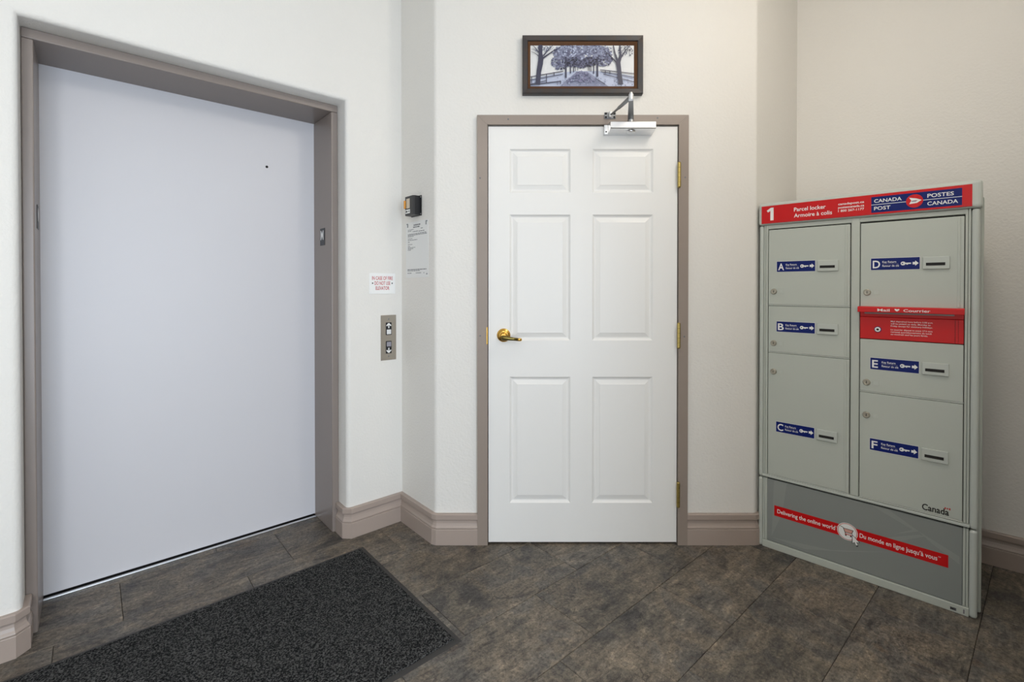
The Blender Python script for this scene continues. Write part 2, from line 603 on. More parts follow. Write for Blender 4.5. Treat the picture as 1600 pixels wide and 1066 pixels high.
# ---- short return beside the elevator, wall with the door, right return, right wall
rc = 0.028
cl_pts = arc_corner(conv_l, conc_l, conv_r, rc)
cr_pts = arc_corner(conv_r, conv_l, conc_r, rc)
back = [(1.60, 2.75), (-0.60, 2.75)]
jg = MB()
jp = [xy(conc_l), cl_pts[0]]
jg.prism([jp[0], jp[1], (jp[1][0] + V.x * 0.12, jp[1][1] + V.y * 0.12), (jp[0][0] + V.x * 0.12, jp[0][1] + V.y * 0.12)], 0, CEIL, 'wall')
jg.build('wall_left_return', label='narrow cream wall between elevator wall and the wall with the door', kind='structure')
DX0, DX1, DZ = -0.1185, 0.8065, 2.040           # door opening
wb = MB()
wb.prism(cl_pts + [(DX0, YB), (DX0, 2.48), (cl_pts[0][0] + 0.10, 2.52)], 0, CEIL, 'wall')
wb.prism([(DX1, YB)] + cr_pts + [(cr_pts[-1][0] - 0.03, 2.52), (DX1, 2.48)], 0, CEIL, 'wall')
wb.prism([(DX0, YB), (DX1, YB), (DX1, 2.48), (DX0, 2.48)], DZ, CEIL, 'wall')
wb.build('wall_back', label='cream textured wall holding the white door', kind='structure')
wr = MB()
a = Vector(cr_pts[-1]); b = Vector(xy(conc_r))
nb = Vector((-(b - a).y, (b - a).x)).normalized() * 0.1
wr.prism([tuple(a), tuple(b), tuple(b + nb), tuple(a + nb)], 0, CEIL, 'wall')
wr.build('wall_right_return', label='narrow cream wall receding behind the parcel locker', kind='structure')
wz = MB()
nr = Vector((-DRW.y, DRW.x)) * 0.12
wz.prism([xy(conc_r), xy(end_r), (end_r.x + nr.x, end_r.y + nr.y), (conc_r.x + nr.x, conc_r.y + nr.y)], 0, CEIL, 'wall')
wz.build('wall_right', label='cream textured wall behind the parcel locker', kind='structure')
# unseen rest of the lobby: rear wall and the glazed entrance that lights it
wq = MB()
wq.prism([xy(W(UE - 0.4, VR - 0.12)), xy(W(UW + 0.12, VR - 0.12)), xy(W(UW + 0.12, VR)), xy(W(UE - 0.4, VR))], 0, CEIL, 'wall')
wq.build('wall_rear', label='cream wall at the back of the lobby', kind='structure')
vend = end_r.dot(V)
wp = MB()
def strip(u0, u1, v0, v1): return [xy(W(u0, v0)), xy(W(u1, v0)), xy(W(u1, v1)), xy(W(u0, v1))]
wp.prism(strip(UP, UP + 0.12, VP, vend + 0.02), 0, CEIL, 'wall')
wp.prism(strip(UP + 0.12, UW + 0.12, VP, VP + 0.12), 0, CEIL, 'wall')
wp.build('wall_shading_partition', label='unseen cream partition placed to shade the locker corner', kind='structure')
we = MB()
def strip(u0, u1, v0, v1): return [xy(W(u0, v0)), xy(W(u1, v0)), xy(W(u1, v1)), xy(W(u0, v1))]
WV0, WV1, WZ0, WZ1 = -1.75, 0.85, 0.12, 2.35
we.prism(strip(UW, UW + 0.12, VR - 0.12, WV0), 0, CEIL, 'wall')
we.prism(strip(UW, UW + 0.12, WV1, VP), 0, CEIL, 'wall')
we.prism(strip(UW, UW + 0.12, WV0, WV1), WZ1, CEIL, 'wall')
we.prism(strip(UW, UW + 0.12, WV0, WV1), 0, WZ0, 'wall')
we.build('wall_entrance', label='cream wall with the glazed entrance', kind='structure')
win = empty('window_1', W(UW + 0.05, -0.45), 0, 'glazed entrance front with dark mullions', kind='structure')
def winpart(name, u0, u1, v0, v1, z0, z1, key):
    p = MB().prism(strip(u0, u1, v0, v1), z0, z1, key)
    c = W(UW + 0.05, -0.45)
    p.v = [(q[0] - c.x, q[1] - c.y, q[2]) for q in p.v]
    p.build(name, win)
for vv in (WV0, -0.9, -0.02, WV1 - 0.05):
    winpart('mullion', UW + 0.03, UW + 0.08, vv, vv + 0.05, WZ0, WZ1, 'tuft')
for zz in (WZ0, WZ1 - 0.05):
    winpart('rail', UW + 0.031, UW + 0.079, WV0, WV1, zz, zz + 0.05, 'tuft')
for v0, v1 in ((WV0 + 0.05, -0.9), (-0.85, -0.02), (0.03, WV1 - 0.05)):
    winpart('pane', UW + 0.05, UW + 0.056, v0, v1, WZ0 + 0.05, WZ1 - 0.05, 'glass')

# ---- ceiling lamps (out of frame), warm
def ceiling_lamp(x, y, label, down, glow, warm):
    at = Vector((x, y, CEIL))
    lp = empty('ceiling_lamp', at, 0, label, 'lamp')
    MB().lathe((0, 0, 0), (0, 0, -1), [(0.19, 0), (0.20, 0.02), (0.19, 0.03)], 'tuft').build('lamp_base', lp)
    MB().lathe((0, 0, -0.03), (0, 0, -1), [(0.185, 0), (0.17, 0.03), (0.12, 0.055), (0.05, 0.066)], 'diffuser').build('diffuser', lp)
    area_light('ceiling_lamp_light', at - Vector((0, 0, 0.11)), (0, 0, -1), 0.42, 0.42, down, warm, True)
    ll = bpy.data.lights.new('ceiling_lamp_glow', 'POINT')
    ll.energy = glow
    ll.color = warm
    ll.shadow_soft_size = 0.12
    lo = bpy.data.objects.new('ceiling_lamp_glow', ll)
    COL.objects.link(lo)
    lo.location = at - Vector((0, 0, 0.26))
ceiling_lamp(-0.15, -1.25, 'round flush ceiling lamp in the middle of the lobby', 13, 10, (1.0, 0.91, 0.80))
ceiling_lamp(1.10, 1.24, 'added unseen ceiling lamp brightening the walls around the parcel locker', 0.5, 12.2, (1.0, 0.955, 0.895))  # second lamp, added out of view to lift the upper right walls

# ---- baseboards
BP = [(0.0, 0.150), (0.015, 0.150), (0.0185, 0.1465), (0.0185, 0.124), (0.0175, 0.1225), (0.009, 0.1215), (0.008, 0.113), (0.0095, 0.103), (0.0130, 0.0925),
      (0.0172, 0.0855), (0.0182, 0.0825), (0.0175, 0.0795), (0.0140, 0.0785), (0.0190, 0.0765), (0.0200, 0.0745), (0.0200, 0.0), (0.0, 0.0)]
ch = 0.022
def bb(name, path, label, side):
    return sweep(MB(), path, BP, 'trim', side).build(name, label=label, kind='structure')
bb('baseboard_left', [xy(W(UE, VR)), xy(W(UE, OL - ch)), xy(W(UE - ch, OL)), xy(W(-YF + 0.002, OL))], 'taupe moulded baseboard at the far side of the elevator', -1)
bb('baseboard_center', [xy(W(-YF + 0.002, OR_)), xy(W(UE - ch, OR_)), xy(W(UE, OR_ + ch)), xy(conc_l), cl_pts[1], cl_pts[-2], (-0.1685, YB)],
   'taupe moulded baseboard between the elevator and the door', -1)
bb('baseboard_back', [(0.853, YB), cr_pts[1], cr_pts[-2], (cr_pts[-2][0] + (conc_r.x - conv_r.x) * 0.04, cr_pts[-2][1] + (conc_r.y - conv_r.y) * 0.04)], 'taupe moulded baseboard right beside the door casing', -1)
bb('baseboard_right', [xy(conc_r + DRW * 0.03), xy(end_r)], 'taupe moulded baseboard behind the parcel locker', -1)

bb('baseboard_partition', [xy(W(UP, vend - 0.03)), xy(W(UP, VP)), xy(W(UW, VP))], 'taupe moulded baseboard along the unseen shading partition', -1)

# ------------------------------------------------------------------ the white door
YDR = 2.335
tr1 = empty('trim_1', (0.343, YB, 0), 0, 'taupe steel frame around the white door', kind='structure')
CX0, CX1, CZ = -0.1685, 0.853, 2.0865
yf = 2.322
def tpart(mb, name, parent=tr1):
    mb.v = [(p[0] - 0.343, p[1] - YB, p[2]) for p in mb.v]
    return mb.build(name, parent)
def mitre(pts):
    n = len(pts)
    m = MB()
    v = [(x, yf, z) for x, z in pts] + [(x, 2.47, z) for x, z in pts]
    m.add(v, [list(range(n)), list(range(n, 2 * n))[::-1]] + [[i, n + i, n + (i + 1) % n, (i + 1) % n] for i in range(n)], 'frame')
    return m
g = 0.0005
tpart(mitre([(CX0, 0), (DX0, 0), (DX0, DZ - g), (CX0, CZ - g)]), 'jamb')
tpart(mitre([(DX1, 0), (CX1, 0), (CX1, CZ - g), (DX1, DZ - g)]), 'jamb')
tpart(mitre([(DX0, DZ + g), (DX1, DZ + g), (CX1, CZ), (CX0, CZ)]), 'head')
for x, z in ((-0.018, 2.066), (0.702, 2.072), (-0.154, 1.783), (0.836, 1.786), (0.834, 1.016), (-0.154, 1.02)):
    tpart(MB().lathe((x, yf + 0.0003, z), (0, -1, 0), [(0.004, 0), (0.004, 0.0008), (0.002, 0.001)], 'ink', 10), 'screw_cap')
tpart(MB().box(-0.1235, -0.1183, yf - 0.0012, yf + 0.004, 0.978, 1.062, 'brass', 0.0006, 1), 'strike_plate')
tpart(MB().box(DX0 + 0.0005, DX1 - 0.0005, 2.44, 2.46, 0.003, DZ - 0.001, 'dark'), 'stop')

x0, x1, z0, z1 = -0.1150, 0.8030, 0.010, 2.0345
PX = [(-0.0115, 0.2843), (0.3905, 0.6855)]
PZ = [(0.2015, 0.8185), (0.9955, 1.608), (1.7145, 1.9265)]
ds = MB()
xs = [x0, PX[0][0], PX[0][1], PX[1][0], PX[1][1], x1]
zs = [z0, PZ[0][0], PZ[0][1], PZ[1][0], PZ[1][1], PZ[2][0], PZ[2][1], z1]
for i in range(5):
    for j in range(7):
        if i in (1, 3) and j in (1, 3, 5):
            continue
        ds.poly([(xs[i], YDR, zs[j]), (xs[i + 1], YDR, zs[j]), (xs[i + 1], YDR, zs[j + 1]), (xs[i], YDR, zs[j + 1])], 'door')
yb = YDR + 0.044
ds.poly([(x1, yb, z0), (x0, yb, z0), (x0, yb, z1), (x1, yb, z1)], 'door')
ds.poly([(x0, yb, z0), (x0, YDR, z0), (x0, YDR, z1), (x0, yb, z1)], 'door')
ds.poly([(x1, YDR, z0), (x1, yb, z0), (x1, yb, z1), (x1, YDR, z1)], 'door')
ds.poly([(x0, YDR, z1), (x1, YDR, z1), (x1, yb, z1), (x0, yb, z1)], 'door')
ds.poly([(x0, yb, z0), (x1, yb, z0), (x1, YDR, z0), (x0, YDR, z0)], 'door')
OXD, OYD = 0.344, YDR
def dpart(mb, name, parent, **k):
    mb.v = [(p[0] - OXD, p[1] - OYD, p[2]) for p in mb.v]
    return mb.build(name, parent, **k)
door1 = dpart(ds, 'door_1', None, label='white six panel door with brass lever and hinges', kind='structure')
door1.location = (OXD, OYD, 0)
RG = [(0, 0), (0.004, 0.0035), (0.009, 0.0075), (0.013, 0.0085), (0.016, 0.0085), (0.036, 0.0030), (0.0375, 0.0018)]
for (a0, a1) in PX:
    for (b0, b1) in PZ:
        p = MB()
        v, f = [], []
        for o, d in RG:
            v += [(a0 + o, YDR + d, b0 + o), (a1 - o, YDR + d, b0 + o), (a1 - o, YDR + d, b1 - o), (a0 + o, YDR + d, b1 - o)]
        for k in range(len(RG) - 1):
            for j in range(4):
                f.append([k * 4 + j, k * 4 + (j + 1) % 4, (k + 1) * 4 + (j + 1) % 4, (k + 1) * 4 + j])
        e = (len(RG) - 1) * 4
        f.append([e, e + 1, e + 2, e + 3])
        p.add(v, f, 'door')
        dpart(p, 'door_panel', door1)
# lever handle
hd = MB()
hd.lathe((-0.0405, YDR, 1.0215), (0, -1, 0), [(0.033, 0), (0.033, 0.003), (0.030, 0.0065), (0.0255, 0.0075), (0.024, 0.0105), (0.0195, 0.0125), (0.0165, 0.0125), (0.0135, 0.017), (0.012, 0.032), (0.0115, 0.044)], 'brass')
hnd = dpart(hd, 'handle', door1, label='polished brass rosette and lever handle')
lv = MB()
secs = [((-0.052, 2.284, 1.014), 0.0085, 0.007), ((-0.040, 2.282, 1.0135), 0.0118, 0.009), ((-0.022, 2.281, 1.012), 0.0100, 0.0078), ((0.006, 2.282, 1.0085), 0.0078, 0.007), ((0.028, 2.286, 1.0055), 0.0074, 0.0065)]
def tubelike(mb, secs, key, n=12):
    v, f = [], []
    for c, h, d in secs:
        for i in range(n):
            a = 2 * math.pi * i / n
            v.append((c[0], c[1] + d * math.sin(a), c[2] + h * math.cos(a)))
    for k in range(len(secs) - 1):
        for i in range(n):
            f.append([k * n + i, (k + 1) * n + i, (k + 1) * n + (i + 1) % n, k * n + (i + 1) % n])
    f += [list(range(n)), [(len(secs) - 1) * n + i for i in range(n)][::-1]]
    mb.add(v, f, key, True)
    return mb
dpart(tubelike(lv, secs, 'brassold'), 'lever', hnd, label='worn brass lever')
dpart(tubelike(MB(), [((0.0281, 2.286, 1.0055), 0.0075, 0.0066), ((0.040, 2.290, 1.0045), 0.0078, 0.0068), ((0.047, 2.293, 1.004), 0.0052, 0.0045)], 'brass'), 'lever_tip', hnd)
# hinges
for zt, zb in ((1.859, 1.7345), (1.0838, 0.9592), (0.3117, 0.1871)):
    h = MB()
    n = 5
    L_ = (zt - zb - 0.008) / n
    for i in range(n):
        za = zb + 0.004 + L_ * i
        h.tube((0.8055, 2.3165, za + 0.0008), (0.8055, 2.3165, za + L_ - 0.0008), 0.0078, 0.0078, 'brasshinge', 14)
    h.tube((0.8055, 2.3165, zb + 0.002), (0.8055, 2.3165, zt - 0.002), 0.0066, 0.0066, 'brassold', 12)
    for ze, s in ((zt - 0.004, 1), (zb + 0.004, -1)):
        h.tube((0.8055, 2.3165, ze), (0.8055, 2.3165, ze + 0.004 * s), 0.008, 0.005, 'brasshinge', 14)
    dpart(h, 'hinge', door1)

# ------------------------------------------------------------------ door closer
dc = empty('door_closer', (0.567, YDR, 2.0), 0, 'silver door closer with folded arm above the white door', 'door closer')
def cpart(mb, name, parent=dc, **k):
    mb.v = [(p[0] - 0.567, p[1] - YDR, p[2] - 2.0) for p in mb.v]
    return mb.build(name, parent, **k)
prof = [(2.3345, 1.9905), (2.262, 2.0015), (2.259, 2.0045), (2.259, 2.0315), (2.262, 2.0345), (2.3345, 2.046)]
cb = MB()
n = len(prof)
xa, xb = 0.4625, 0.6760
cb.add([(xa, y, z) for y, z in prof] + [(xb, y, z) for y, z in prof], [list(range(n))[::-1], list(range(n, 2 * n))] + [[i, n + i, n + (i + 1) % n, (i + 1) % n] for i in range(n)], 'alu')
# face normals point outwards: the profile runs clockwise in y-z
body = cpart(cb, 'body')
cpart(MB().box(0.4430, 0.4640, 2.318, 2.3345, 1.9905, 2.038, 'alu', 0.003), 'mounting_plate')
cpart(MB().lathe((0.4535, 2.318, 2.004), (0, -1, 0), [(0.0035, 0), (0.0035, 0.001), (0.002, 0.0012)], 'dark', 12), 'screw')
cpart(MB().lathe((0.567, 2.296, 1.9975), (0, 0, -1), [(0.021, 0), (0.021, 0.004), (0.0165, 0.0075), (0.008, 0.0085)], 'alu'), 'pinion_cap')
cpart(MB().tube((0.567, 2.296, 2.036), (0.567, 2.296, 2.056), 0.011, 0.011, 'alu', 18), 'pinion')
EL = Vector((0.519, 2.100, 2.084))
PN = Vector((0.567, 2.296, 2.056))
def bar(mb, a, b, w0, w1, t, key):
    a, b = Vector(a), Vector(b)
    d = (b - a); d.z = 0; d.normalize()
    s = Vector((-d.y, d.x, 0))
    v = []
    for p, w in ((a, w0), (b, w1)):
        for sx in (-1, 1):
            for sz in (-1, 1):
                v.append(p + s * (w / 2 * sx) + Vector((0, 0, t / 2 * sz)))
    mb.add(v, [(0, 1, 3, 2), (4, 6, 7, 5), (0, 4, 5, 1), (2, 3, 7, 6), (0, 2, 6, 4), (1, 5, 7, 3)], key)
    return mb
cpart(bar(MB(), PN + Vector((0.002, 0.012, 0)), EL, 0.028, 0.019, 0.009, 'gunmetal'), 'main_arm')
SH = Vector((0.472, 2.306, 2.080))
fa = MB()
mid = EL.lerp(SH, 0.58)
fa.tube(EL, mid, 0.0095, 0.0075, 'gunmetal', 14)
fa.tube(mid, SH, 0.0055, 0.005, 'gunmetal', 12)
cpart(fa, 'forearm')
el_ = MB()
el_.tube(EL - Vector((0, 0, 0.012)), EL + Vector((0, 0, 0.012)), 0.011, 0.011, 'alu', 18)
el_.tube(EL + Vector((0, 0, 0.012)), EL + Vector((0, 0, 0.021)), 0.0085, 0.006, 'alu', 18)
cpart(el_, 'elbow_pin')
sh_ = MB()
sh_.box(0.4440, 0.5000, 2.3165, 2.3218, 2.0665, 2.0975, 'gunmetal', 0.003)
sh_.tube((0.472, 2.306, 2.070), (0.472, 2.306, 2.094), 0.009, 0.009, 'alu', 16)
shoe = cpart(sh_, 'arm_bracket')
for sx in (0.452, 0.492):
    for sz in (2.0735, 2.0905):
        cpart(MB().lathe((sx, 2.3168, sz), (0, -1, 0), [(0.0052, 0), (0.0052, 0.002), (0.003, 0.003)], 'dark', 12), 'screw', shoe)

# ------------------------------------------------------------------ framed picture
PX0, PX1, PZ0, PZ1 = 0.0504, 0.6299, 2.1853, 2.4653
pic = empty('framed_picture', ((PX0 + PX1) / 2, YB, PZ0), 0, 'dark framed winter photograph of a tree lined lane above the door', 'picture')
def ppart(mb, name, parent=pic, **k):
    mb.v = [(p[0] - (PX0 + PX1) / 2, p[1] - YB, p[2] - PZ0) for p in mb.v]
    return mb.build(name, parent, **k)
def rectframe(mb, o, i, yo, yi, yback, key, edge=0.003):
    (a0, a1, b0, b1), (c0, c1, d0, d1) = o, i
    def ring(x0, x1, z0, z1, y): return [(x0, y, z0), (x1, y, z0), (x1, y, z1), (x0, y, z1)]
    rr = [ring(a0, a1, b0, b1, yback), ring(a0, a1, b0, b1, yo + edge), ring(a0 + edge, a1 - edge, b0 + edge, b1 - edge, yo), ring(c0 - edge, c1 + edge, d0 - edge, d1 + edge, yi), ring(c0, c1, d0, d1, yi + edge), ring(c0, c1, d0, d1, yback)]
    v = [p for q in rr for p in q]
    f = []
    for k in range(len(rr) - 1):
        for j in range(4):
            f.append([k * 4 + j, k * 4 + (j + 1) % 4, (k + 1) * 4 + (j + 1) % 4, (k + 1) * 4 + j])
    mb.add(v, f, key)
    return mb
ppart(rectframe(MB(), (PX0, PX1, PZ0, PZ1), (0.0765, 0.6035, 2.2115, 2.4385), 2.312, 2.314, 2.3415, 'pframe'), 'frame')
ppart(rectframe(MB(), (0.0760, 0.6040, 2.2110, 2.4390), (0.0890, 0.5895, 2.2265, 2.4235), 2.319, 2.327, 2.3410, 'plip', 0.0015), 'inner_lip')
pr = MB()
qx0, qx1, qz0, qz1 = 0.0880, 0.5905, 2.2255, 2.4245
SW, SHH = 1295.0, 505.0
def S(x, y): return (0.0890 + (x - 150) / SW * 0.5005, 2.4235 - (y - 185) / SHH * 0.197)
Y0 = 2.3300
pr.xz([(qx0, qz0), (qx1, qz0), (qx1, qz1), (qx0, qz1)], Y0, 'p_sky')
_lay = [0]
def lay(n):
    _lay[0] += 1
    return Y0 - 0.000003 * _lay[0] - 0.00002 * n
pr.xz([S(150, 690), S(1445, 690), S(1445, 560), S(1240, 530), S(1000, 500), S(840, 500), S(700, 500), S(520, 520), S(150, 600)], lay(1), 'p_snow')
pr.xz([S(520, 690), S(1130, 690), S(1000, 600), S(900, 530), S(850, 505), S(730, 505), S(690, 540), S(600, 610)], lay(2), 'p_lite')
rp = random.Random(11)
def blob(cx, cy, rr, n, key):
    k = rp.randint(5, 7)
    ph = rp.random() * 6
    pr.xz([S(min(1443, max(152, cx + rr * rp.uniform(0.55, 1.2) * math.cos(ph + 2 * math.pi * i / k))), min(688, max(187, cy - rr * rp.uniform(0.5, 1.1) * math.sin(ph + 2 * math.pi * i / k)))) for i in range(k)], lay(n), key)
def canopy(cx, cy, rx, ry, count, size, keys, n):
    for _ in range(count):
        a, q = rp.random() * 2 * math.pi, math.sqrt(rp.random())
        blob(cx + rx * q * math.cos(a), cy + ry * q * math.sin(a), rp.uniform(*size), n, rp.choice(keys))
canopy(800, 280, 340, 115, 420, (14, 30), ['p_mid', 'p_lite', 'p_lite'], 3)
canopy(800, 280, 370, 130, 420, (7, 16), ['p_mid', 'p_lite', 'p_pale', 'p_mid'], 3)
canopy(830, 225, 330, 55, 300, (5, 13), ['p_pale', 'p_lite', 'p_mid', 'p_lite'], 4)
canopy(520, 400, 110, 85, 190, (7, 18), ['p_mid', 'p_dark', 'p_mid', 'p_lite'], 4)
canopy(1060, 370, 110, 75, 190, (7, 18), ['p_mid', 'p_dark', 'p_mid', 'p_lite'], 4)
canopy(690, 395, 95, 60, 120, (8, 18), ['p_deep', 'p_dark', 'p_mid'], 5)
canopy(790, 420, 70, 45, 90, (8, 16), ['p_mid', 'p_dark'], 5)
canopy(890, 395, 90, 55, 120, (8, 18), ['p_deep', 'p_dark', 'p_mid'], 5)
canopy(330, 240, 130, 45, 50, (5, 11), ['p_mid', 'p_lite'], 5)
canopy(1340, 260, 100, 70, 60, (5, 11), ['p_mid', 'p_dark'], 5)
def pl(a, b, w, n, key, w2=None):
    pr.line(S(*a), S(*b), w * 0.5005 / SW, lay(n), key, None if w2 is None else w2 * 0.5005 / SW)
for x, yt, yb_, w in ((592, 330, 590, 22), (650, 430, 535, 16), (688, 440, 520, 12), (710, 450, 508, 8), (740, 455, 500, 6), (868, 450, 500, 7), (885, 450, 505, 7), (905, 440, 512, 9), (940, 440, 540, 14), (985, 330, 575, 24)):
    pl((x, yt), (x, yb_), w * 0.8, 6, 'p_dark', w)
# path speckle and ground shade
for _ in range(150):
    x = rp.uniform(480, 1440)
    blob(x, rp.uniform(585, 686), rp.uniform(3, 9), 6, rp.choice(['p_lite', 'p_mid', 'p_pale']))
for _ in range(170):
    yy_ = rp.uniform(512, 640)
    x = 790 + rp.uniform(-1, 1) * (60 + (yy_ - 505) * 0.9)
    blob(x, yy_, rp.uniform(5, 16), 6, rp.choice(['p_path', 'p_path', 'p_mid', 'p_lite']))
# big trees either side
pr.xz([S(212, 676), S(270, 676), S(283, 520), S(306, 420), S(312, 345), S(298, 290), S(300, 187), S(250, 187), S(252, 300), S(246, 380), S(228, 500)], lay(8), 'p_dark')
for a_, b_, w, w2 in (((305, 350), (430, 262), 22, 12), ((430, 262), (520, 215), 12, 6), ((310, 320), (370, 250), 18, 11), ((370, 250), (430, 188), 11, 6), ((252, 280), (205, 215), 14, 8), ((205, 215), (172, 188), 8, 4), ((250, 322), (205, 285), 10, 6), ((205, 285), (160, 268), 6, 4), ((205, 240), (160, 238), 6, 3), ((400, 285), (470, 290), 6, 3)):
    pl(a_, b_, w, 8, 'p_dark', w2)
pr.xz([S(1245, 670), S(1305, 670), S(1290, 560), S(1280, 470), S(1272, 400), S(1290, 330), S(1262, 300), S(1240, 370), S(1215, 400), S(1228, 470), S(1240, 560)], lay(8), 'p_dark')
for a_, b_, w, w2 in (((1232, 410), (1140, 315), 20, 12), ((1140, 315), (1080, 262), 12, 6), ((1240, 390), (1205, 300), 26, 18), ((1205, 300), (1182, 190), 18, 12), ((1280, 340), (1320, 275), 20, 13), ((1320, 275), (1390, 190), 13, 7), ((1275, 320), (1265, 190), 24, 16), ((1350, 240), (1420, 240), 7, 4), ((1225, 320), (1200, 285), 8, 5)):
    pl(a_, b_, w, 8, 'p_dark', w2)
# rail fences
for a_, b_, w in (((152, 578), (560, 508), 10), ((152, 618), (556, 545), 9), ((152, 668), (350, 625), 9), ((152, 678), (530, 632), 12), ((1020, 492), (1443, 540), 10), ((1030, 515), (1443, 585), 9), ((1060, 545), (1443, 640), 8), ((965, 600), (1080, 668), 8)):
    pl(a_, b_, w, 7, 'p_dark')
for x, yt, yb_ in ((165, 575, 660), (350, 540, 655), (445, 522, 560), (525, 630, 665), (1085, 498, 540), (1140, 502, 545), (1240, 515, 600)):
    pl((x, yt), (x, yb_), 10, 7, 'p_dark')
ppart(pr, 'print')

# ------------------------------------------------------------------ things on the elevator wall
def on_left(v, z, y=-UE):      # point on the elevator wall
    p = W(-y, v)
    return Vector((p.x, p.y, z))
# fire sign
w_, h_ = 0.146, 0.108
fs_ = MB()
fs_.box(-w_ / 2, w_ / 2, -0.0025, 0, 0, h_, 'white', 0.0006, 1)
for s, zz, wd in (('IN CASE OF FIRE', 0.073, 0.116), ('DO NOT USE', 0.047, 0.088), ('ELEVATOR', 0.021, 0.077)):
    fs_.text(s, -wd / 2, zz, -0.0029, 'signred', 0.0185, wd, 0.012)
sign = fs_.build('fire_sign', label='white plate with red lettering IN CASE OF FIRE DO NOT USE ELEVATOR', cat='sign', loc=on_left(1.154, 1.2205), rotz=AV)
for sx in (-0.055, 0.055):
    MB().lathe((sx, -0.0025, 0.0555), (0, -1, 0), [(0.0036, 0), (0.003, 0.0012), (0.001, 0.0016)], 'dark', 12).build('screw', sign)
# call panel
cpn = empty('elevator_call_panel', on_left(1.188, 0.87), AV, 'brushed steel elevator call panel with up and down buttons', 'call panel')
MB().box(-0.044, 0.044, -0.003, 0, 0, 0.238, 'steel', 0.001, 1).build('plate', cpn)
for zc, up in ((0.166, True), (0.068, False)):
    b_ = MB()
    b_.box(-0.0165, 0.0165, -0.0045, -0.003, zc - 0.033, zc + 0.033, 'black', 0.0008, 1)
    sgn = 1 if up else -1
    za = zc + 0.016 * sgn
    y_ = -0.0049
    b_.line((0, za - 0.013 * sgn), (0, za + 0.008 * sgn), 0.0062, y_, 'white')
    for sx in (-1, 1):
        b_.line((0.0125 * sx, za - 0.001 * sgn), (0, za + 0.0125 * sgn), 0.0065, y_ - 0.0001, 'white')
    bo = b_.build('button_housing', cpn)
    zb_ = zc - 0.0165 * sgn
    MB().box(-0.0125, 0.0125, -0.0085, -0.0045, zb_ - 0.0125, zb_ + 0.0125, 'button' if up else 'buttongrey', 0.002).build('button', bo)
for zz in (0.217, 0.021):
    MB().lathe((0, -0.003, zz), (0, -1, 0), [(0.0042, 0), (0.003, 0.001), (0.001, 0.0013)], 'gunmetal', 12).build('screw', cpn)
# floor plates on both elevator jambs
def jamb_plate(name, label, v, face):
    # face = -1: plate on the right jamb looking towards -V; +1: on the left jamb looking towards +V
    p = MB()
    p.box(-0.0325, 0.0325, -0.002, 0, 0, 0.090, 'black', 0.0005, 1)
    p.text('M', -0.0235, 0.030, -0.0024, 'white', 0.050, 0.040, 0.02)
    for i in range(2):
        for j in range(3):
            p.disc(-0.006 + 0.009 * i, 0.008 + 0.007 * j, 0.0016, -0.0024, 'ink', 8)
    rz = math.atan2(U.y, U.x) if face < 0 else math.atan2(-U.y, -U.x)
    o = p.build(name, label=label, cat='floor plate', loc=W(-2.5645, v, 1.476), rotz=rz)
    return o
jamb_plate('floor_plate', 'black floor plate with white letter M on elevator jamb nearest the call panel', 0.928, -1)
jamb_plate('floor_plate', 'black floor plate on the elevator jamb away from the call panel', -0.145, 1)

# ------------------------------------------------------------------ things on the short return
RJ = math.atan2(U.y, U.x)
kb = empty('key_switch_box', W(-2.1825, VJ, 1.622), RJ, 'small black switch box mounted above the paper notice', 'switch box')
MB().box(-0.046, 0.056, -0.004, 0, -0.003, 0.100, 'black', 0.001, 1).build('back_plate', kb)
bx_ = MB()
fp = [(-0.043, -0.004), (-0.043, -0.036), (-0.039, -0.042), (0.036, -0.042), (0.043, -0.034), (0.043, -0.004)]
bx_.prism(fp, 0, 0.097, 'black')
kbb = bx_.build('body', kb)
MB().box(-0.026, 0.008, -0.0432, -0.042, 0.036, 0.085, 'cream', 0.0004, 1).build('label_plate', kbb)
MB().box(-0.0425, -0.030, -0.050, -0.042, 0.036, 0.078, 'amber', 0.003).build('lens', kbb)
st = MB()
st.box(-0.035, 0.010, -0.0428, -0.042, 0.010, 0.030, 'white')
st.line((-0.028, 0.020), (-0.012, 0.020), 0.005, -0.0431, 'black')
st.disc(-0.025, 0.020, 0.006, -0.0431, 'black', 12)
st.line((-0.005, 0.020), (0.006, 0.020), 0.005, -0.0431, 'black')
st.build('sticker', kbb)
for sx, sz in ((0.050, 0.006), (0.050, 0.091)):
    MB().lathe((sx, -0.004, sz), (0, -1, 0), [(0.0035, 0), (0.0025, 0.0012), (0.001, 0.0014)], 'alu', 12).build('screw', kb)

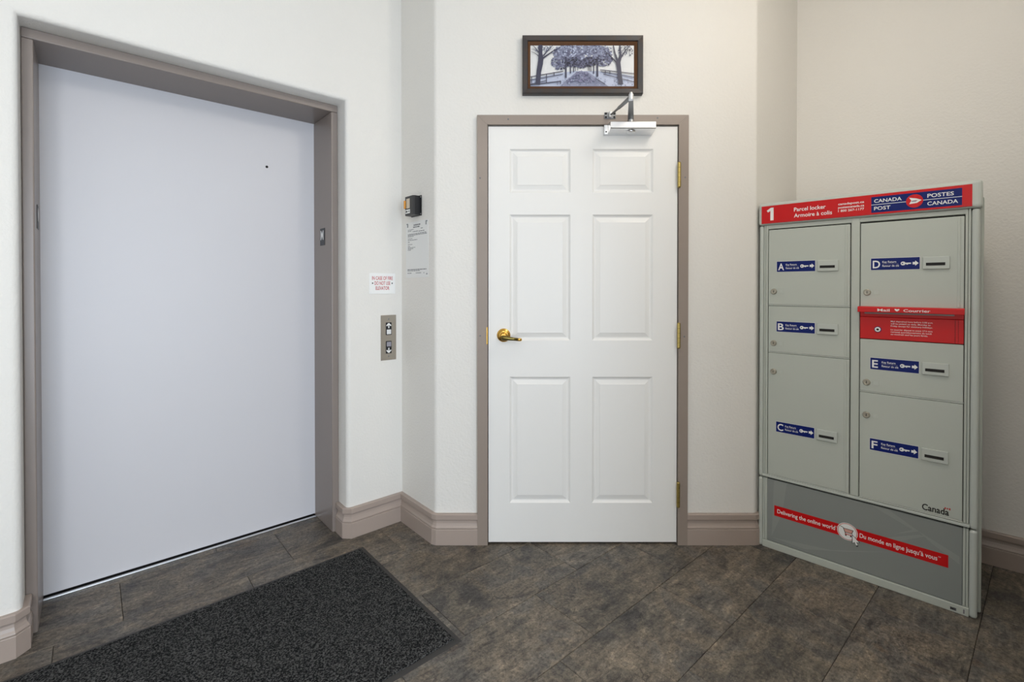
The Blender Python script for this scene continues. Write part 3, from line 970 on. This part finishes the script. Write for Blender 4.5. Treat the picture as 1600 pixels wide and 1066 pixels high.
nt_ = empty('paper_notice', W(-2.176, VJ, 1.311), RJ, 'letter size printed notice in a clear sleeve on the narrow wall', 'notice')
MB().box(-0.113, 0.113, -0.0012, 0, -0.006, 0.284, 'paper', 0.0005, 1).build('sheet', nt_)
ip = MB()
rn = random.Random(3)
yk = -0.0015
def inkrow(x0_, x1_, z, hgt):
    x = x0_
    while x < x1_ - 0.004:
        wd = min(rn.uniform(0.008, 0.022), x1_ - x)
        ip.xz([(x, z), (x + wd, z), (x + wd, z + hgt), (x, z + hgt)], yk, 'ink')
        x += wd + 0.003
for zz, a_, b_, hh in ((0.262, -0.03, 0.035, 0.007), (0.252, -0.035, 0.033, 0.006), (0.243, -0.09, -0.03, 0.0025), (0.243, 0.04, 0.065, 0.003), (0.236, -0.09, -0.055, 0.003), (0.231, -0.04, 0.012, 0.0035), (0.229, 0.018, 0.078, 0.0035),
                       (0.219, -0.09, 0.098, 0.0035), (0.213, -0.09, 0.098, 0.0035), (0.207, -0.09, -0.03, 0.003), (0.196, -0.09, -0.045, 0.003), (0.188, -0.09, 0.005, 0.003), (0.178, -0.09, -0.072, 0.003),
                       (0.166, -0.09, -0.045, 0.003), (0.156, -0.09, -0.065, 0.003), (0.149, -0.09, -0.01, 0.003), (0.143, -0.09, -0.03, 0.003), (0.137, -0.09, -0.06, 0.003), (0.034, -0.095, 0.095, 0.004), (0.028, -0.095, 0.03, 0.003), (0.016, -0.095, -0.055, 0.0035), (0.016, -0.01, 0.042, 0.0035), (0.016, 0.065, 0.08, 0.003)):
    inkrow(a_, b_, zz, hh)
ip.build('printed_lines', nt_, kind='stuff')
for sx in (-1, 1):
    c_ = MB()
    c_.box(0.092 * sx - 0.004, 0.092 * sx + 0.004, -0.003, -0.0012, 0.258, 0.276, 'gunmetal', 0.0006, 1)
    c_.box(0.096 * sx - 0.007, 0.096 * sx + 0.007, -0.003, -0.0012, 0.273, 0.279, 'gunmetal', 0.0006, 1)
    c_.build('corner_clip', nt_)
MB().lathe((0.098, -0.0012, 0.012), (0, -1, 0), [(0.004, 0), (0.003, 0.002), (0.001, 0.0026)], 'gunmetal', 12).build('pin', nt_)

# ------------------------------------------------------------------ entrance mat
MU0, MU1, MV0, MV1 = -2.208, -1.386, -0.85, 0.986
mt = empty('entrance_mat', W((MU0 + MU1) / 2, (MV0 + MV1) / 2), AV, 'charcoal speckled carpet mat with black rubber edge before the elevator', 'mat')
hl, hw = (MV1 - MV0) / 2, (MU1 - MU0) / 2
rb = MB()
def rg(o, z): return [(-hl + o, -hw + o, z), (hl - o, -hw + o, z), (hl - o, hw - o, z), (-hl + o, hw - o, z)]
rr = [rg(0, 0.0002), rg(0.001, 0.0012), rg(0.017, 0.0042), rg(0.020, 0.0042), rg(0.020, 0.0006)]
rb.add([p for q in rr for p in q], [[k * 4 + j, k * 4 + (j + 1) % 4, (k + 1) * 4 + (j + 1) % 4, (k + 1) * 4 + j] for k in range(4) for j in range(4)] + [[3, 2, 1, 0], [16, 17, 18, 19]], 'rubber')
rb.build('rubber_edge', mt)
MB().box(-hl + 0.0195, hl - 0.0195, -hw + 0.0195, hw - 0.0195, 0.0008, 0.0085, 'carpet', 0.003, 2).build('carpet_pile', mt)

# ------------------------------------------------------------------ parcel locker
LW = 0.766
LR = R(-44.3)
lk = empty('parcel_locker', (1.2035, 2.337, 0), LR, 'tall grey parcel locker with red header sign and six lettered doors', 'parcel locker')
def lp_(mb, name, parent=lk, **k): return mb.build(name, parent, **k)
lp_(MB().box(0.014, LW + 0.014, 0.045, 0.34, 0.006, 1.60, 'locker', 0.006), 'cabinet_body')
# cap and header sign
cp_ = MB()
cp_.box(-0.002, LW + 0.010, -0.010, 0.30, 1.5535, 1.659, 'lockerpost', 0.012, 3)
cap = lp_(cp_, 'header_cap')
hs = MB()
hs.box(0.013, 0.747, -0.0125, -0.009, 1.5600, 1.6435, 'red', 0.0008, 1)
yh = -0.0129
hs.xz([(0.0520, 1.5735), (0.0660, 1.5735), (0.0660, 1.6335), (0.0540, 1.6335), (0.0360, 1.6215), (0.0415, 1.6125), (0.0520, 1.6185)], yh, 'white')
hs.text('Parcel locker', 0.152, 1.6055, yh, 'white', 0.0175, x1=0.277, bold=0.012)
hs.text('Armoire \u00e0 colis', 0.152, 1.5775, yh, 'white', 0.0175, x1=0.301, bold=0.012)
hs.text('canadapost.ca', 0.3235, 1.6135, yh, 'white', 0.0095, x1=0.416, bold=0.014)
hs.text('postescanada.ca', 0.3235, 1.5985, yh, 'white', 0.0095, x1=0.416, bold=0.014)
hs.text('1 800 267-1177', 0.3235, 1.5835, yh, 'white', 0.0095, x1=0.416, bold=0.014)
bx0, bx1, bz0, bz1 = 0.4405, 0.7190, 1.5675, 1.6330
hs.xz([(bx0, bz0), (bx1, bz0), (bx1, bz1), (bx0, bz1)], yh, 'blue')
hs.xz([(bx0, 1.5993), (bx1, 1.5993), (bx1, 1.6013), (bx0, 1.6013)], yh - 0.0003, 'white')
hs.text('CANADA', 0.4500, 1.6085, yh - 0.0003, 'white', 0.0145, x1=0.5400, bold=0.014)
hs.text('POST', 0.4500, 1.5775, yh - 0.0003, 'white', 0.0145, x1=0.5040, bold=0.014)
hs.text('POSTES', 0.6190, 1.6085, yh - 0.0003, 'white', 0.0145, x1=0.6960, bold=0.014)
hs.text('CANADA', 0.6190, 1.5775, yh - 0.0003, 'white', 0.0145, x1=0.7080, bold=0.014)
hs.disc(0.5800, 1.6003, 0.0265, yh - 0.0006, 'red', 32)
def G(p): return (0.5800 + p[0] * 0.0265, 1.6003 + p[1] * 0.0265)
hs.xz([G((-0.62, 0.55)), G((-0.36, 0.08)), G((0.05, 0.12)), G((0.82, 0.06)), G((0.25, 0.34))], yh - 0.0009, 'white')
hs.xz([G((-0.36, 0.08)), G((-0.62, -0.42)), G((0.30, -0.32)), G((0.82, 0.06))], yh - 0.0010, 'white')
hs.xz([G((-0.30, 0.06)), G((-0.38, -0.12)), G((0.15, -0.14)), G((0.35, 0.06))], yh - 0.0011, 'buttongrey')
lp_(hs, 'header_sign', cap, label='red sign with white lettering and blue postal emblem panel')

# posts, mullion, rails
def post(xa, xb, z0, z1):
    m = MB()
    m.box(xa, xb, -0.004, 0.046, z0, z1, 'lockerpost', 0.010, 3)
    return m
for z0, z1 in ((0.0, 0.3345), (0.3375, 1.5525)):
    m = post(0.001, 0.0205, z0, z1)
    lp_(m, 'corner_post')
    m = post(0.7455, LW + 0.004, z0, z1)
    lp_(m, 'corner_post')
    for xa, xb in ((0.0215, 0.0285), (0.0295, 0.0395), (0.7285, 0.7365), (0.7375, 0.7445)):
        lp_(MB().box(xa, xb, 0.000, 0.040, z0 + (0.034 if z0 == 0 else 0.016), z1, 'locker', 0.0015, 1), 'trim_strip')
lp_(MB().box(0.020, 0.747, 0.012, 0.046, 0.02, 1.55, 'dark'), 'inner_frame')
lp_(MB().box(0.3695, 0.4005, 0.000, 0.030, 0.354, 1.553, 'locker', 0.002, 1), 'mullion')
lp_(MB().box(0.0295, 0.7365, 0.001, 0.030, 1.5335, 1.5525, 'locker', 0.002, 1), 'top_rail')
lp_(MB().box(0.019, 0.7475, -0.005, 0.030, 0.3405, 0.3525, 'lockerpost', 0.003, 2), 'waist_rail')
bt = MB()
bt.box(0.019, 0.7470, -0.004, 0.040, 0.0, 0.0335, 'locker', 0.002, 1)
bt.xz([(0.694, 0.008), (0.712, 0.008), (0.712, 0.019), (0.694, 0.019)], -0.0043, 'ink')
bt.text('ME', 0.6955, 0.0095, -0.0046, 'dark', 0.008, 0.015, 0.02)
bt.xz([(0.731, 0.008), (0.735, 0.008), (0.735, 0.024), (0.731, 0.024)], -0.0043, 'ink')
lp_(bt, 'bottom_rail')

C1, C2 = (0.0415, 0.3675), (0.4025, 0.7275)
def slot_plate(m, xc0, zc0, y):
    a0, a1, b0, b1 = xc0, xc0 + 0.080, zc0, zc0 + 0.049
    m.box(a0, a1, y - 0.007, y, b0, b1, 'lockerpost', 0.0025, 2)
    m.box(a0 + 0.010, a1 - 0.013, y - 0.0082, y - 0.0065, b0 + 0.014, b0 + 0.0255, 'dark', 0.0005, 1)
    return m
def cdoor(letter, cols, z0, z1, sz, lz, ridge=True):
    a0, a1 = cols
    y = -0.003
    d = MB()
    d.box(a0 + 0.0012, a1 - 0.0012, y, 0.014, z0 + 0.0055, z1 - 0.0015, 'locker', 0.0018, 2)
    d.box(a0 + 0.0005, a1 - 0.0005, y - 0.0005, 0.012, z0 + 0.0003, z0 + 0.0048, 'lockerpost', 0.001, 1)
    if ridge:
        d.box(a1 - 0.020, a1 - 0.011, y - 0.0022, y + 0.002, z0 + 0.012, z1 - 0.004, 'locker', 0.0018, 2)
    door = lp_(d, 'compartment_door', lk, label='grey compartment door %s' % letter)
    sx = a0 + 0.037
    yy = y - 0.0004
    s = MB()
    s.xz([(sx - 0.001, sz - 0.001), (sx + 0.1585, sz - 0.001), (sx + 0.1585, sz + 0.0495), (sx - 0.001, sz + 0.0495)], yy, 'white')
    s.xz([(sx, sz), (sx + 0.1575, sz), (sx + 0.1575, sz + 0.0485), (sx, sz + 0.0485)], yy - 0.0003, 'blue')
    yy -= 0.0006
    s.text(letter, sx + 0.006, sz + 0.008, yy, 'white', 0.032, 0.025 if letter not in 'EF' else 0.020, 0.018)
    s.text('Key Return', sx + 0.0385, sz + 0.0285, yy, 'white', 0.0085, x1=sx + 0.0835, bold=0.008)
    s.text('Retour de cl\u00e9', sx + 0.0385, sz + 0.0125, yy, 'white', 0.0085, x1=sx + 0.0925, bold=0.008)
    s.xz([(sx + 0.0385, sz + 0.0243), (sx + 0.0905, sz + 0.0243), (sx + 0.0905, sz + 0.0250), (sx + 0.0385, sz + 0.0250)], yy, 'buttongrey')
    zc = sz + 0.0245
    s.disc(sx + 0.1055, zc, 0.0078, yy, 'white', 20)
    s.disc(sx + 0.1035, zc, 0.0024, yy - 0.0003, 'blue', 12)
    s.line((sx + 0.110, zc), (sx + 0.1305, zc), 0.0052, yy, 'white')
    s.xz([(sx + 0.116, zc - 0.0052), (sx + 0.121, zc - 0.0052), (sx + 0.121, zc), (sx + 0.116, zc)], yy, 'white')
    s.xz([(sx + 0.1355, zc - 0.0050), (sx + 0.1435, zc - 0.0050), (sx + 0.1435, zc - 0.0105), (sx + 0.1540, zc), (sx + 0.1435, zc + 0.0105), (sx + 0.1435, zc + 0.0050), (sx + 0.1355, zc + 0.0050)], yy, 'white')
    lp_(s, 'key_return_sticker', door)
    lp_(slot_plate(MB(), a0 + 0.2035, sz - 0.001, y), 'key_slot', door)
    c = MB()
    lx = a0 + 0.0245
    c.lathe((lx, y, lz), (0, -1, 0), [(0.0135, 0), (0.0135, 0.003), (0.0115, 0.0055), (0.0095, 0.0060), (0.0085, 0.0050)], 'nickel', 22)
    c.box(lx - 0.0011, lx + 0.0011, y - 0.0056, y - 0.004, lz - 0.0052, lz + 0.0052, 'dark')
    lp_(c, 'lock', door)
    e = MB()
    ex, ez = lx + 0.021, lz - 0.011
    e.box(ex, ex + 0.021, y - 0.0008, y, ez, ez + 0.023, 'locker', 0.0004, 1)
    e.text(letter, ex + 0.005, ez + 0.006, y - 0.0012, 'lockerpost', 0.011, 0.011, 0.01)
    lp_(e, 'embossed_letter', door)
    return door
ZT = 1.530
cdoor('A', C1, 1.1670, ZT, 1.3280, 1.2350)
cdoor('B', C1, 0.9430, 1.1670, 1.0450, 0.9890)
cdoor('C', C1, 0.3530, 0.9430, 0.5685, 0.8530)
cdoor('D', C2, 1.1660, ZT - 0.002, 1.3275, 1.2340)
cdoor('E', C2, 0.8090, 1.0360, 0.9095, 0.8520, False)
fd = cdoor('F', C2, 0.3540, 0.8090, 0.5680, 0.7130, False)
wm = MB()
wm.text('Canada', 0.6090, 0.3685, -0.0034, 'dark', 0.0250, x1=0.6890, bold=0.022)
wm.xz([(0.676, 0.3905), (0.680, 0.3905), (0.680, 0.3985), (0.676, 0.3985)], -0.0036, 'leafred')
wm.xz([(0.689, 0.3905), (0.693, 0.3905), (0.693, 0.3985), (0.689, 0.3985)], -0.0036, 'leafred')
wm.xz([(0.6845, 0.3910), (0.6875, 0.3945), (0.6845, 0.3985), (0.6815, 0.3945)], -0.0036, 'leafred')
lp_(wm, 'wordmark', fd)

# mail slot
ms = MB()
ms.box(C2[0] + 0.001, C2[1] - 0.001, -0.004, 0.014, 1.0375, 1.1300, 'redbox', 0.0015, 1)
ms.box(C2[0] + 0.001, C2[1] - 0.001, -0.002, 0.014, 1.1310, 1.1640, 'redbox', 0.001, 1)
ms.box(0.7020, 0.7030, -0.0048, -0.003, 1.040, 1.128, 'dark')
ms.box(0.7110, 0.7117, -0.0048, -0.003, 1.040, 1.128, 'dark')
ym = -0.0044
for i, s in enumerate(('Mail deposited here before 5:00 p.m.', 'will be picked up daily, Monday to', 'Friday except for statutory holidays.')):
    ms.text(s, 0.5070, 1.1115 - 0.0095 * i, ym, 'white', 0.0056, x1=0.5070 + (0.131, 0.124, 0.130)[i], bold=0.004)
for i, s in enumerate(('Le courrier d\u00e9pos\u00e9 ici avant 17 h sera', 'ramass\u00e9 quotidiennement du lundi', 'au vendredi sauf les jours f\u00e9ri\u00e9s.')):
    ms.text(s, 0.5070, 1.0775 - 0.0095 * i, ym, 'white', 0.0056, x1=0.5070 + (0.130, 0.127, 0.116)[i], bold=0.004)
mail = lp_(ms, 'mail_slot', lk, label='red mail slot with white lettering')
hd_ = MB()
hp = [(-0.002, 1.1745), (-0.030, 1.1735), (-0.034, 1.1700), (-0.034, 1.1520), (-0.031, 1.1505), (-0.029, 1.1540), (-0.029, 1.1660), (-0.002, 1.1670)]
hn = len(hp)
hx0, hx1 = 0.3985, 0.7290
hd_.add([(hx0, y, z) for y, z in hp] + [(hx1, y, z) for y, z in hp], [[i, (i + 1) % hn, hn + (i + 1) % hn, hn + i] for i in range(hn)] + [list(range(hn))[::-1], list(range(hn, 2 * hn))], 'redbox')
hd_.text('Mail', 0.466, 1.1560, -0.0345, 'white', 0.0105, x1=0.506, bold=0.014)
hd_.xz([(0.521, 1.1660), (0.524, 1.1605), (0.5295, 1.1565), (0.535, 1.1605), (0.538, 1.1660), (0.5325, 1.1672), (0.5295, 1.1645), (0.5265, 1.1672)], -0.0345, 'white')
hd_.text('Courrier', 0.550, 1.1560, -0.0345, 'white', 0.0105, x1=0.632, bold=0.014)
lp_(hd_, 'hood', mail)
lp_(MB().box(0.418, 0.700, -0.0022, 0.004, 1.1435, 1.1590, 'panel'), 'slot_opening', mail)
kl = MB()
kl.lathe((0.4640, -0.004, 1.0785), (0, -1, 0), [(0.0125, 0), (0.0125, 0.0015), (0.0115, 0.002)], 'blue', 24)
kl.lathe((0.4640, -0.0055, 1.0785), (0, -1, 0), [(0.0100, 0), (0.0100, 0.002), (0.009, 0.0025)], 'white', 24)
kl.lathe((0.4640, -0.0075, 1.0785), (0, -1, 0), [(0.0045, 0), (0.0045, 0.0012), (0.003, 0.0014)], 'dark', 16)
lp_(kl, 'lock', mail)

# lower panel with the red slogan band
lo_ = MB()
p0, p1, q0, q1 = 0.0400, 0.7275, 0.0355, 0.3330
lo_.box(p0, p1, 0.000, 0.014, q0, q1, 'panel', 0.001, 1)
yp = -0.0003
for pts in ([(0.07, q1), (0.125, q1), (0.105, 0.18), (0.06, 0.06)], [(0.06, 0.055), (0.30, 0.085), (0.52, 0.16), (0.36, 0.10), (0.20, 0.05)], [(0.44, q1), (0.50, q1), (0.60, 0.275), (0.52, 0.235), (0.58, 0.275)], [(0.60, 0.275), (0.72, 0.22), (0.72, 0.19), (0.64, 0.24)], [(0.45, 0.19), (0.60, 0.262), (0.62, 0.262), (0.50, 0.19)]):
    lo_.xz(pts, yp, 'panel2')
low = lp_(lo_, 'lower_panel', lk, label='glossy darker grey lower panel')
bd = MB()
yb2 = -0.0008
ba, bb_, bc, bd_ = 0.0715, 0.6880, 0.1635, 0.2130
bd.xz([(ba, bc), (bb_, bc), (bb_, bd_), (ba, bd_)], yb2, 'red')
bd.text('Delivering the online world', 0.0850, 0.1800, yb2 - 0.0003, 'white', 0.0185, x1=0.3170, bold=0.010)
bd.text('Du monde en ligne jusqu\u2019\u00e0 vous', 0.4060, 0.1800, yb2 - 0.0003, 'white', 0.0185, x1=0.6560, bold=0.010)
bd.text('\u2122', 0.3185, 0.192, yb2 - 0.0003, 'white', 0.006, 0.005)
bd.text('\u2122', 0.6580, 0.192, yb2 - 0.0003, 'white', 0.006, 0.008)
lp_(bd, 'slogan_band', low)
bg = MB()
cx, cz, rr_ = 0.3620, 0.1890, 0.0375
bg.disc(cx, cz, rr_, yb2 - 0.0005, 'white', 36)
bg.disc(cx, cz, rr_ * 0.94, yb2 - 0.0007, 'leafred', 36)
bg.disc(cx, cz, rr_ * 0.88, yb2 - 0.0009, 'white', 36)
y3 = yb2 - 0.0011
bg.line((cx - 0.026, cz + 0.018), (cx - 0.015, cz + 0.014), 0.0025, y3, 'dark')
bg.line((cx - 0.015, cz + 0.014), (cx - 0.006, cz - 0.010), 0.0028, y3, 'dark')
bg.xz([(cx - 0.013, cz + 0.012), (cx + 0.021, cz + 0.012), (cx + 0.016, cz - 0.004), (cx - 0.007, cz - 0.004)], y3 - 0.0002, 'pink')
bg.line((cx - 0.013, cz + 0.012), (cx + 0.021, cz + 0.012), 0.0022, y3 - 0.0004, 'dark')
bg.line((cx + 0.021, cz + 0.012), (cx + 0.016, cz - 0.004), 0.0022, y3 - 0.0004, 'dark')
bg.line((cx - 0.007, cz - 0.004), (cx + 0.016, cz - 0.004), 0.0022, y3 - 0.0004, 'dark')
bg.line((cx - 0.009, cz - 0.011), (cx + 0.016, cz - 0.011), 0.0036, y3 - 0.0004, 'leafred')
bg.disc(cx - 0.005, cz - 0.016, 0.0032, y3 - 0.0004, 'dark', 12)
bg.disc(cx + 0.013, cz - 0.016, 0.0032, y3 - 0.0004, 'dark', 12)
def arrow(sc, y, key):
    pts = [(0, 0), (0, -0.034), (0.008, -0.027), (0.013, -0.040), (0.019, -0.0375), (0.0135, -0.025), (0.024, -0.024)]
    mx_, mz_ = 0.009, -0.020
    bg.xz([(cx + 0.019 + mx_ + (p[0] - mx_) * sc, cz - 0.008 + mz_ + (p[1] - mz_) * sc) for p in pts], y, key)
arrow(1.22, y3 - 0.0007, 'dark')
arrow(0.98, y3 - 0.0010, 'white')
lp_(bg, 'cart_badge', low)
